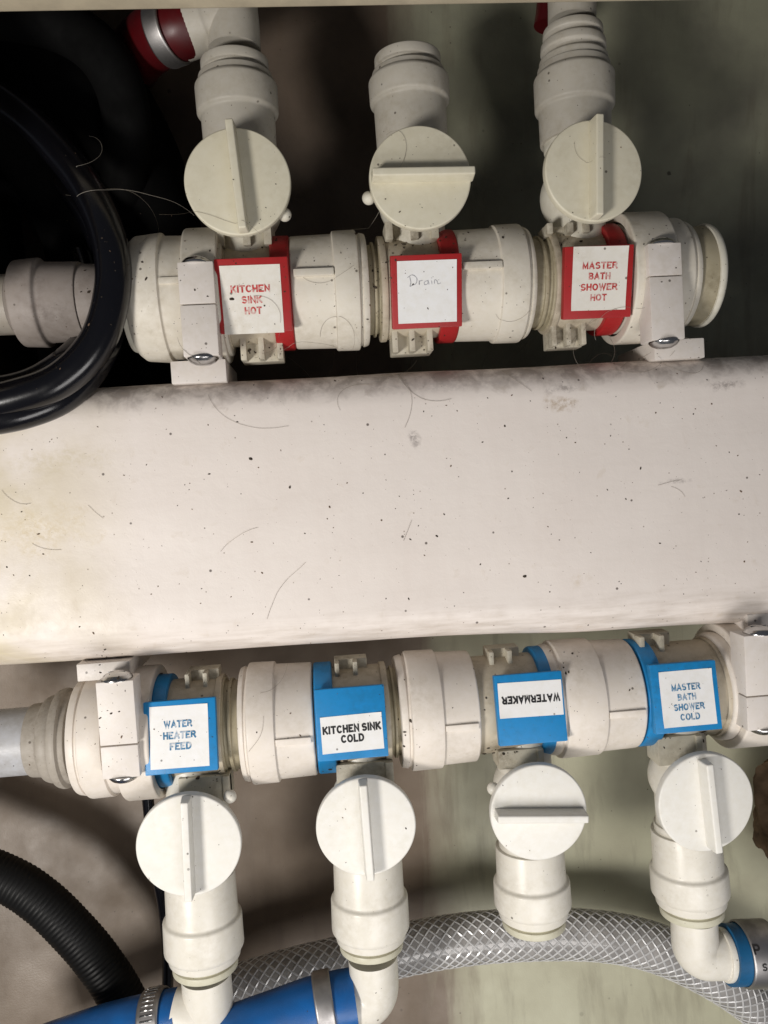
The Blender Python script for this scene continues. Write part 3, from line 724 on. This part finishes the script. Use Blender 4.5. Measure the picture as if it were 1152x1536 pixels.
o = obj('outlet_pipe', bm, 'hot_grey'); o.location = pth[0]; tag(o, 'grey outlet pipe rising under the lip above the shower hot valve', 'pipe')
bm = B(); pth = spline([P(822, 40, zt_-3), P(826, 10, zt_-3), P(830, -60, zt_-3)], 12); add_tube(bm, [p-pth[0] for p in pth], .6, 30)
o = obj('red_hose', bm, 'red_hose'); o.location = pth[0]; tag(o, 'dark red hose end barely showing behind the grey outlet pipe', 'hose')

# cold outlets
zc = -1.2
elbow('elbow_fitting', 'white elbow under the WATER HEATER FEED valve, partly behind blue hose', [P(309, 1462, zc), P(312, 1500, zc), P(312, 1545, zc), P(310, 1600, zc)], .97)
pth = spline([P(314, 1525, zc), P(285, 1522, zc-.05), P(262, 1520, zc-.1)], 10)
e = thing('hose_spigot', 'white spigot at the foot of the elbow entering the lower blue hose', 'fitting', pth[0]); bm = B(); add_tube(bm, [p-pth[0] for p in pth], .98, 40); obj('spigot_tube', bm, 'white', e)
elbow('elbow_fitting', 'white elbow under the KITCHEN SINK COLD valve turning to blue hose', [P(559, 1435, zc), P(561, 1462, zc), P(560, 1486, zc), P(550, 1500, zc), P(530, 1506, zc), P(505, 1508, zc)], .98)
elbow('elbow_fitting', 'white elbow under the shower cold valve turning to the marked clamp', [P(1041, 1375, zc), P(1042, 1405, zc), P(1044, 1422, zc), P(1054, 1432, zc), P(1070, 1433, zc), P(1091, 1432, zc)], .93, rim=(1.03, .25))
def hose(name, label, pts, r, mat, cat='hose', n=14, seg=40, group=None):
    pth = spline(pts, n); b0 = pth[0].copy(); bm = B(); add_tube(bm, [p-b0 for p in pth], r, seg)
    o = obj(name, bm, mat); o.location = b0; tag(o, label, cat, group); return o, pth
hb2, bp2 = hose('blue_hose', 'blue hose sloping away from the KITCHEN SINK COLD elbow', [P(532, 1500, zc), P(480, 1511, zc+.1), P(420, 1532, zc+.2), P(340, 1562, zc+.3), P(240, 1606, zc+.3)], 1.17, 'blue_hose')
hose_clamp('smooth steel band clamp on the blue hose from the KITCHEN SINK COLD elbow', bp2[12], bp2[9]-bp2[15], 1.20, .72, slots=False, spin=2.4, housing=False)
hb1, bp1 = hose('blue_hose', 'blue hose at the bottom corner crossing the black ribbed hose', [P(272, 1528, zc-.1), P(220, 1538, zc-.2), P(160, 1553, zc-.3), P(90, 1576, zc-.5), P(-60, 1630, zc-1)], 1.12, 'blue_hose')
hose_clamp('worm drive hose clamp with bright ridged thread on the lower blue hose', bp1[10], bp1[7]-bp1[13], 1.16, .85, slots=True, housing=False)
hose('blue_hose_cuff', 'short dark blue hose end between the white elbow and the stamped clamp', [P(1090, 1432, zc), P(1100, 1432, zc), P(1112, 1431, zc)], 1.17, 'blue_dark', 'hose')
rc_, x_, y_, z_ = hose_clamp('broad stamped steel clamp on the hose at the right edge', P(1131, 1430, zc), P(1200, 1428, zc)-P(1110, 1432, zc), 1.20, 1.3, slots=False, housing=False, mat='steel_dull')
for s_, px, py, hh in (('P', 1139, 1424, 17), ('S', 1146, 1450, 12)):
    bm = B(); text_bm(bm, s_, hh*.72*.0245, hh*.0245, 0, 0, 0, .24)
    q = P(px, py, zc+1.2); q = q - rc_.location; dd = q - z_*q.dot(z_); dd = dd.normalized()*1.297 + z_*q.dot(z_)
    er = (dd - z_*dd.dot(z_)).normalized(); et = er.cross(z_)
    m = Matrix(((z_.x, et.x, er.x, dd.x), (z_.y, et.y, er.y, dd.y), (z_.z, et.z, er.z, dd.z), (0, 0, 0, 1)))
    bmesh.ops.transform(bm, matrix=m, verts=bm.verts[:]); obj('stamped_mark', bm, 'dark_slot', rc_)
hose('black_hose', 'dark hose leaving the stamped clamp at the right edge', [P(1135, 1430, zc), P(1200, 1428, zc), P(1260, 1427, zc)], 1.13, 'black_hose')

# braided clear hose running behind the outlets
def braided():
    z = -5.3
    pts = [P(300, 1512, z-.4), P(370, 1482, z-.2), P(450, 1459, z), P(560, 1434, z), P(680, 1411, z), P(790, 1402, z), P(900, 1404, z), P(990, 1424, z), P(1080, 1468, z), P(1150, 1520, z-.2), P(1230, 1600, z-.4)]
    pth = resample(spline(pts, 16), .16); b0 = pth[0].copy(); pth = [p-b0 for p in pth]
    root = thing('braided_hose', 'clear grey braided hose arching behind the cold outlets', 'hose', b0)
    r = 1.06
    bm = B(); add_tube(bm, pth, r, 40); obj('inner_wall', bm, 'pvc', root)
    fr = frames(pth); L = .16; bm = B(); ns = 14; pitch = 6.6
    for sgn in (1, -1):
        for k in range(ns):
            vs = []
            for i, p in enumerate(pth):
                t_ = sgn*(2*math.pi*i*L/pitch) + 2*math.pi*k/ns
                x, y, z_ = fr[i]; er = x*math.cos(t_)+y*math.sin(t_); et = (-x*math.sin(t_)+y*math.cos(t_))
                dr = (z_*1 + et*sgn*2*math.pi*r/pitch).normalized(); sd = er.cross(dr)
                wv = .018*math.sin(i*1.1+k+sgn)
                c = p+er*(r+.012+wv*.4); h = er*.030
                vs.append([bm.verts.new(c+sd*.048), bm.verts.new(c+h), bm.verts.new(c-sd*.048)])
            for a, b in zip(vs, vs[1:]):
                bm.faces.new((a[0], b[0], b[1], a[1])); bm.faces.new((a[1], b[1], b[2], a[2]))
    obj('braid', bm, 'braid', root, kind='stuff')
braided()
hose_clamp('brownish worm clamp on the clear braided hose behind blue hose', P(352, 1492, -5.5), P(400, 1472, -5.3)-P(330, 1500, -5.5), 1.26, .7, slots=True, mat='rust', housing=False)

# black ribbed hose bottom corner
def ribbed(label, pts, r, amp, pitch, seg=36, mat='black_rib'):
    pth = resample(spline(pts, 16), pitch/4); b0 = pth[0].copy(); bm = B()
    add_tube(bm, [p-b0 for p in pth], lambda i, u: r + amp*(1, .3, -1, .3)[i % 4], seg)
    o = obj('ribbed_hose', bm, mat); o.location = b0; tag(o, label, 'hose')
ribbed('matt black finely ribbed hose curving down behind the blue hose', [P(-140, 1262, -5), P(0, 1314, -4.9), P(60, 1350, -4.8), P(110, 1398, -4.7), P(150, 1446, -4.6), P(188, 1508, -4.5), P(220, 1600, -4.4)], .93, .016, .20)
# black hoses, top corner
z0 = .9
hose('black_hose', 'glossy black hose looping in front of the inlet fitting', [P(-160, 640, z0), P(-60, 612, z0), P(20, 596, z0), P(90, 570, z0), P(144, 515, z0), P(168, 440, z0), P(166, 372, z0-.2), P(140, 300, z0-.8), P(95, 235, z0-1.6), P(30, 170, z0-2.4), P(-60, 110, z0-3)], .63, 'black_hose')
hose('black_hose', 'second black hose lying under the glossy loop on the beam edge', [P(-160, 650, z0-.1), P(-40, 632, z0-.15), P(40, 617, z0-.4), P(100, 590, z0-.9), P(145, 540, z0-1.6), P(168, 470, z0-2.6), P(160, 380, z0-3.4), P(120, 300, z0-4), P(40, 230, z0-4.6), P(-80, 170, z0-5)], .60, 'black_hose')
hose('black_hose', 'inner black hose pressed inside the glossy loop', [P(-160, 590, z0-.6), P(-40, 588, z0-.7), P(40, 575, z0-.9), P(100, 540, z0-1.3), P(128, 500, z0-3.5), P(132, 420, z0-4.6), P(100, 340, z0-5), P(30, 290, z0-5.4), P(-80, 250, z0-5.6)], .5, 'black_hose')
hose('black_hose', 'wide dark hose deep in the top corner', [P(-100, 60, -4.5), P(0, 160, -4.2), P(70, 250, -4.2), P(120, 350, -4.8), P(140, 470, -6), P(150, 600, -7.5)], 1.6, 'black_matt')
hose('black_hose', 'thickest dark hose lowest in the black corner near the red hose', [P(-100, -60, -6), P(60, 60, -6), P(160, 190, -6), P(215, 330, -6.4), P(235, 480, -7), P(240, 640, -7.6)], 2.4, 'black_matt')
hose('black_cable', 'thin black cable hanging behind the WATER HEATER FEED branch', [P(215, 1100, -6), P(222, 1200, -6.2), P(232, 1290, -6.5), P(245, 1360, -6.6), P(252, 1430, -6.8), P(250, 1520, -7)], .26, 'black_hose', 'cable')

hose('black_hose', 'dull black hose crossing in front of the red hose end', [P(-120, 10, -2.5), P(20, 20, -2), P(110, 48, -1.7), P(165, 100, -1.9), P(190, 180, -3.0), P(185, 290, -4.5), P(170, 420, -6)], .95, 'black_matt')
# crust at the edge, bolt head under the braided hose, small knob
def lump(name, label, cat, c, size, mat, seed, amp=.35, sub=5):
    bm = B(); bmesh.ops.create_icosphere(bm, subdivisions=sub, radius=1)
    for v in bm.verts:
        k = 1 + amp*noise.fractal(v.co*1.5+Vector((seed, 0, 0)), 1.1, 2, 4)
        v.co = Vector((v.co.x*size[0]*k, v.co.y*size[1]*k, v.co.z*size[2]*k))
    o = obj(name, bm, mat); o.location = c; tag(o, label, cat); return o
lump('foam_crust', 'brown crusty foam lump at the photo edge below the last clamp', 'foam', P(1172, 1215, -8.5), (1.6, 2.7, .8), 'rust', 3, .30)
bm = B(); add_lathe(bm, [(0, 0), (0, .8), (.3, .8), (.42, .6), (.45, 0)], (0,0,0), (0,0,1), 32, .08)
o = obj('bolt_head', bm, 'pipe'); o.location = P(628, 1486, -9.2); tag(o, 'round grey bolt head beneath the braided hose', 'bolt')

# ------------------------------------------------------------------ crumbs and hairs that settled on everything
bpy.context.view_layer.update(); dg = bpy.context.evaluated_depsgraph_get()
def drop(x, y, z=9):
    hit, loc, nrm, idx, ob, mt = sc.ray_cast(dg, Vector((x, y, z)), Vector((0, 0, -1)))
    global HIT; HIT = ob.name if hit else ''
    return (loc, nrm) if hit else (None, None)
def blob(bm, p, nrm, s, seed):
    r = bmesh.ops.create_icosphere(bm, subdivisions=1, radius=s); a = random.uniform(0, 6.28)
    q = nrm.to_track_quat('Z', 'Y').to_matrix() @ Matrix.Rotation(a, 3, 'Z'); ex = random.uniform(.6, 1.0), random.uniform(.9, 1.7)
    for v in r['verts']:
        c = v.co*(1+.45*noise.noise(v.co*9/s*.1+Vector((seed, 0, 0)))); v.co = p + q @ Vector((c.x*ex[0], c.y*ex[1], c.z*.5))
def crumbs(name, mat, spots_, seed):
    bm = B()
    for i, (x, y, s) in enumerate(spots_):
        p, nr = drop(x, y)
        if p is None or nr.z < .15 or (s >= .035 and i >= len(known) and HIT.split('.')[0] in ('handle', 'grip_rib', 'label_sticker', 'lettering')): continue
        s *= rnd.choice((.4, .55, .7, .85, 1)) if i >= len(known) else 1
        blob(bm, p+nr*s*.2, nr, s, i*1.7+seed)
    obj(name, bm, mat, kind='stuff')
known = [(375, 688, .11), (434, 731, .085), (790, 866, .10), (657, 805, .075), (760, 638, .07), (668, 772, .06), (312, 711, .07), (765, 748, .05), (545, 740, .04), (457, 801, .045),
         (723, 848, .045), (830, 802, .04), (995, 816, .05), (305, 793, .04), (217, 697, .05), (360, 741, .04), (637, 616, .05), (690, 715, .035), (920, 653, .04), (1046, 620, .05), (1100, 678, .04),
         (1146, 712, .05), (350, 453, .13), (730, 1048, .09), (615, 1078, .12), (127, 433, .09), (398, 462, .06), (617, 432, .05), (604, 1222, .06), (283, 1075, .05), (200, 406, .06), (573, 1026, .05),
         (28, 768, .06), (5, 852, .05), (70, 662, .04), (580, 720, .03), (622, 742, .03), (240, 820, .03), (480, 870, .03), (580, 900, .04), (1020, 870, .03), (890, 830, .03), (120, 880, .03)]
rnd = random.Random(3)
sp = [(P(a, b, .3).x, P(a, b, .3).y, s*.62) for a, b, s in known]
for _ in range(150):
    x = rnd.uniform(-15, 16); y = rnd.uniform(yb+.3, yt); sp.append((x, y, rnd.choice((.012, .015, .02, .02, .03))))
for _ in range(260):
    sp.append((rnd.uniform(-12, 14), rnd.gauss(HOT_Y+.3, 1.9), rnd.choice((.018, .022, .03, .045))))
for px_, py_ in ((620, 360), (610, 355), (650, 352), (378, 362), (400, 355), (845, 352), (870, 350), (350, 520), (405, 522), (380, 515), (640, 515), (860, 505), (150, 1000), (185, 998), (165, 1060), (290, 1175), (320, 1172), (285, 1180), (520, 1150), (505, 1150), (745, 1135), (780, 1132), (1000, 1130), (1060, 1115), (568, 395), (570, 430), (566, 470), (345, 1030), (590, 1010), (595, 1100), (850, 1000)):
    q = P(px_, py_, .2)
    for _ in range(9): sp.append((q.x+rnd.gauss(0, .3), q.y+rnd.gauss(0, .25), rnd.choice((.025, .035, .05, .07))))
for _ in range(80):
    sp.append((rnd.uniform(-13, 15), rnd.gauss(COLD_Y+.6, 1.8), rnd.choice((.016, .02, .025, .035))))
for _ in range(120):
    sp.append((rnd.uniform(-16, 18), rnd.uniform(-20, 20), rnd.choice((.02, .03, .045))))
crumbs('dark_crumbs', 'crumb', sp, 0)
sp = [(rnd.uniform(-15, 16), rnd.uniform(-14, 14), rnd.choice((.02, .03, .04))) for _ in range(260)]
crumbs('brown_crumbs', 'crumb_brown', sp, 5)

def hairs(name, mat, starts, seed, rad=.0045):
    rr = random.Random(seed); bm = B()
    for (x, y, L, a, curl) in starts:
        pts = []; k = curl; n = max(6, int(L/.12)); lastz = None
        for i in range(n):
            p, nr = drop(x, y)
            if p is None: break
            z = p.z+.03
            if lastz is not None: z = max(z, lastz-.10); z = min(z, lastz+.35)
            lastz = z
            pts.append(Vector((x, y, z))); x += math.cos(a)*.12; y += math.sin(a)*.12; a += k*.12; k += rr.uniform(-.35, .35)
        if len(pts) > 4: add_tube(bm, spline(pts, 2), rad, 4, cap=False)
    obj(name, bm, mat, kind='stuff')
def st(px, py, L, deg, curl):
    p = P(px, py, .2); return (p.x, p.y, L, R(deg), curl)
hs = [st(310, 590, 3.6, -70, .55), st(600, 555, 2.4, -60, .1), st(330, 828, 1.8, 50, -.6), st(400, 930, 2.8, 70, -.2), st(606, 812, 1.0, 65, .05), st(130, 758, .9, -50, .1),
      st(45, 816, 1.2, -35, .9), st(0, 735, 1.4, -60, 1.1), st(990, 728, 1.1, 10, .4), st(455, 420, 2.2, -40, 1.3), st(480, 500, 2.6, 80, -1.2), st(430, 545, 3.2, 10, .2),
      st(500, 560, 3.8, 8, -.1), st(820, 540, 3.0, 20, .4), st(845, 235, 1.6, -95, 1.5), st(300, 335, 2.6, -15, .1), st(200, 260, 4.2, 10, -.25), st(160, 285, 3.4, 20, -.4), st(375, 1120, 1.6, 50, -.3), st(390, 1040, 1.6, 5, .4),
      st(1010, 730, .9, -20, -.8), st(745, 470, 1.6, -50, 1.6), st(235, 1290, 1.6, -80, 1.2), st(560, 575, 2.2, 170, .3), st(560, 240, 1.6, -60, .6)]
for _ in range(15):
    hs.append(st(rnd.uniform(340, 1000), rnd.uniform(505, 552), rnd.uniform(1.2, 3.5), rnd.uniform(-60, 60), rnd.uniform(-1, 1)))
hairs('dark_hairs', 'hair', hs, 1)
hs = [st(rnd.uniform(300, 1000), rnd.uniform(505, 560), rnd.uniform(1.5, 4), rnd.uniform(0, 180), rnd.uniform(-.9, .9)) for _ in range(16)]
hs += [st(600, 560, 2.6, -65, .1), st(120, 300, 4, 15, -.3), st(60, 250, 4, -20, .3), st(530, 330, 4.2, 15, .2)]
hairs('pale_hairs', 'hair_light', hs, 2, .006)
